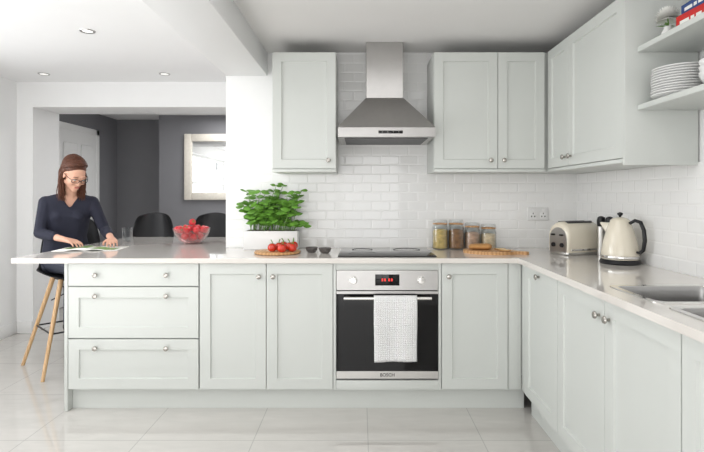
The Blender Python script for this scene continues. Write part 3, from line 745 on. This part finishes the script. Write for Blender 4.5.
# head
ell(body,(0,.018,.032),(.071,.090,.080),Mh); ell(body,(0,-.026,-.018),(.060,.062,.092),Mh)
hh=bmesh.new(); hull(hh,[((0,-.068,-.098),(.022,.018,.018)),((.044,-.005,-.062),.022),((-.044,-.005,-.062),.022),((0,-.06,-.06),.03)])
hull(hh,[((0,-.088,.012),(.007,.006,.006)),((0,-.105,-.026),(.009,.008,.008)),((0,-.085,-.03),(.013,.008,.006))])
for s_ in (1,-1):
    ell(hh,(s_*.03,-.076,.030),(.024,.012,.008)); ell(hh,(s_*.072,.004,-.008),(.008,.018,.030)); ell(hh,(s_*.036,-.066,-.028),(.022,.02,.02))
    ell(hh,(s_*.010,-.097,-.029),(.0065,.008,.006))
    ell(hh,(s_*.031,-.0795,.0155),(.0145,.0125,.0085))
for v in hh.verts: v.co=Mh@v.co
merge(body,hh)
hand(body,wrR,V(.92,-.25,-.14),V(0.1,0.05,-1),V(.2,1,0),.42)
hand(body,wrL,V(.45,-.85,-.16),V(0,.0,-1),V(-1,-.3,0),.42)
def put(name,bm_or_me,m,parent=pr,**k):
    me=bm_or_me
    if not isinstance(me,bpy.types.Mesh):
        bmesh.ops.recalc_face_normals(me,faces=me.faces[:]); x=bpy.data.meshes.new(name); me.to_mesh(x); me.free(); me=x
    me.transform(Matrix.Translation(-OFF)); return obj(name,me,m,parent,sm=k.get('sm',80))
put('body',remeshed(body,.0045,4),M['skin'])
sw=bmesh.new(); torso(sw,.011,.012); arms(sw,.009,.6)
me=remeshed(sw,.006,6); b_=bmesh.new(); b_.from_mesh(me)
kill=[]
for f in b_.faces:
    c=f.calc_center_median(); q=c-nb; h=q.z; l=q.dot(lc); fr_=q.dot(fc)
    if h>-.10 and fr_>.0 and abs(l)<.062*(h+.10)/.10: kill.append(f)
    elif h>-.03 and (l*l+fr_*fr_)<.064**2: kill.append(f)
bmesh.ops.delete(b_,geom=kill,context='FACES')
bmesh.ops.delete(b_,geom=[v for v in b_.verts if not v.link_faces],context='VERTS')
for it in range(14):     # even out the cut neckline
    new={}
    for v in b_.verts:
        nb_=[e.other_vert(v) for e in v.link_edges if e.is_boundary]
        if len(nb_)==2: new[v]=v.co*.4+(nb_[0].co+nb_[1].co)*.3
    for v,c in new.items(): v.co=c
o=put('top',b_,M['navy']); o['label']='navy V-neck top'
m_=o.modifiers.new('s','SOLIDIFY'); m_.thickness=.004; m_.offset=-1
tr=bmesh.new(); hull(tr,[(pel+lp*.075-V(0,0,.008),.097),(pel-lp*.075-V(0,0,.008),.097),(pel+lp*.07+V(0,0,.05),.085),(pel-lp*.07+V(0,0,.05),.085)]); legs(tr,.008,False)
put('trousers',remeshed(tr,.008,4),M['jean'])
for a in (anL,anR):
    b2_=bmesh.new(); hull(b2_,[(a-V(0,0,.035)-fp_*.025,.036),(a-V(0,0,.048)+fp_*.13,.028)],3); put('shoe',b2_,M['black'])
# hair: a full base shape with fine locks over it, swept back from a side parting and falling to the shoulders
random.seed(11)
hr=bmesh.new(); ell(hr,(0,.029,.047),(.0765,.090,.080),Mh)
hull(hr,[(Mh@V(0,.085,.03),.045),(Mh@V(0,.075,-.06),.045),(nb-fc*.055+V(0,0,.045),.035)])
for s_ in (1,-1):
    p0=Mh@V(s_*.068,.018,.035); p1=Mh@V(s_*.073,.042,-.035); p2=p1+V(-.006,.016,-.085)
    hull(hr,[(p0,.016),(p1,.020),(Mh@V(s_*.05,.07,-.02),.03)]); hull(hr,[(p1,.020),(p2,.015),(p2+V(-.01,.03,.0),.015)])
base=remeshed(hr,.005,6); hr=bmesh.new(); hr.from_mesh(base)
RX,RY,RZ=.0795,.0950,.0835; CEN=V(0,.027,.047)
backdir=(Mh.to_3x3()@V(0,1,0)).normalized()
for s_ in (1,-1):
    out=(Mh.to_3x3()@V(s_,0,0)).normalized()
    for i in range(80):
        ph=math.radians(-50+i*132/79+random.uniform(-3,3))
        pts=[]; rad=[]; rj=random.uniform(.985,1.04); t0=(-.28 if s_>0 else .28)
        front_=max(0,-ph-.1)           # the front locks sweep back over the temple
        for k in range(11):
            u=k/10; th=t0+(1.85-t0)*u
            p_=ph+front_*1.25*u**1.4+random.uniform(-.01,.01)
            loc=CEN+V(s_*RX*rj*math.sin(th)*(.35+.65*math.cos(p_)) ,RY*rj*math.sin(p_)*(1 if p_>0 else math.cos(th*.35))+.010*u*u,RZ*rj*math.cos(th)*(.55+.45*math.cos(p_)))
            pts.append(Mh@loc); rad.append(.0028+.0022*math.sin(PI*min(1,k/8)))
        p=Vector(pts[-1]); wv=random.uniform(0,6); end=1.258+random.uniform(-.035,.045); n=0; fl=random.uniform(-.0015,.002)
        while p.z>end and n<15:
            p=p+V(0,0,-.017)+out*(.0028*math.sin(wv+n*.6)+fl+(.002 if n<3 else -.0008))+backdir*((.006 if ph<.4 else 0) if n<6 else 0)+fc*.002*math.cos(wv+n*.6)
            pts.append(Vector(p)); n+=1; rad.append(max(.0022,.005-.0002*n))
        rad[-1]=.0008
        tube(pts,rad,6,hr)
put('hair',hr,M['hair'])
lp_=bmesh.new(); ell(lp_,(0,-.0900,-.0585),(.020,.007,.0035)); ell(lp_,(0,-.0890,-.0655),(.017,.007,.0045))
for v in lp_.verts: v.co=Mh@v.co
put('lips',lp_,M['lip'])
for s_ in (1,-1):
    e=bmesh.new(); ell(e,(s_*.031,-.0795,.009),.0105,Mh); eo=put('eye',e,M['eye'])
    e=bmesh.new(); ell(e,(s_*.031,-.0880,.003),(.0050,.0025,.0050),Mh); put('iris',e,M['black'],eo)
    e=bmesh.new(); hull(e,[(Mh@V(s_*.016,-.0885,.032),.0020),(Mh@V(s_*.032,-.089,.036),.0022),(Mh@V(s_*.048,-.080,.031),.0015)],1); put('eyebrow',e,M['hair'])
gm=bmesh.new()
for s_ in (1,-1):
    P=[]
    for k in range(20):
        a=2*PI*k/20; cx_=abs(math.cos(a))**.6*math.copysign(1,math.cos(a)); sz=abs(math.sin(a))**.6*math.copysign(1,math.sin(a))
        P.append(Mh@V(s_*.033+.025*cx_,-.104+.010*abs(cx_*.5+s_*.5)*1.0,.008+.016*sz))
    tube(P,.0022,6,gm,closed=True)
    tube([Mh@V(s_*.058,-.094,.014),Mh@V(s_*.075,-.05,.012),Mh@V(s_*.08,.0,.008)],.0022,6,gm)
tube([Mh@V(-.01,-.105,.012),Mh@V(0,-.108,.014),Mh@V(.01,-.105,.012)],.0024,6,gm)
put('glasses',gm,M['black'])
# ---------------------------------------------------------------- light
w=bpy.data.worlds.new('world'); S.world=w; w.use_nodes=True; nt=w.node_tree; bg=nt.nodes['Background']
tc=nt.nodes.new('ShaderNodeTexCoord'); sx=nt.nodes.new('ShaderNodeSeparateXYZ'); cr=nt.nodes.new('ShaderNodeValToRGB')
nt.links.new(tc.outputs['Generated'],sx.inputs[0]); mp=nt.nodes.new('ShaderNodeMapRange'); mp.inputs[1].default_value=-1; mp.inputs[2].default_value=1
nt.links.new(sx.outputs['Z'],mp.inputs[0]); nt.links.new(mp.outputs[0],cr.inputs[0])
cr.color_ramp.elements[0].position=.46; cr.color_ramp.elements[0].color=(.22,.22,.21,1); cr.color_ramp.elements[1].position=.56; cr.color_ramp.elements[1].color=(1,1,1,1)
nt.links.new(cr.outputs[0],bg.inputs[0]); bg.inputs[1].default_value=1.15
def area(loc,rot,sx_,sy_,e,col=(1,1,1)):
    l=bpy.data.lights.new('area','AREA'); l.shape='RECTANGLE'; l.size=sx_; l.size_y=sy_; l.energy=e; l.color=col
    o=bpy.data.objects.new('area_light',l); C.objects.link(o); o.location=loc; o.rotation_euler=rot; return o
area((-1.05,-2.95,1.15),(PI/2,0,math.radians(-4)),3.7,2.0,66)          # daylight through the garden doors behind the camera
area((-3.45,2.4,1.52),(0,-PI/2,0),1.1,2.3,40)       # daylight through the left window
area((-1.2,5.9,2.3),(0,0,0),1.6,.9,32)              # added fill lamp brightening the dining room, no fixture there
area((-2.1,1.7,2.33),(0,0,0),1.5,2.8,19)  # unseen fill lamp added below the left ceiling
area((.2,1.6,2.29),(0,0,0),1.2,1.6,8)
area((-2.2,.9,.25),(PI,0,0),1.8,2.6,32)             # added unseen uplight brightening the left ceiling, in place of floor bounce
area((.2,.2,.25),(PI,0,0),1.4,2.0,3)  # weaker added uplight for the kitchen ceiling, no real source
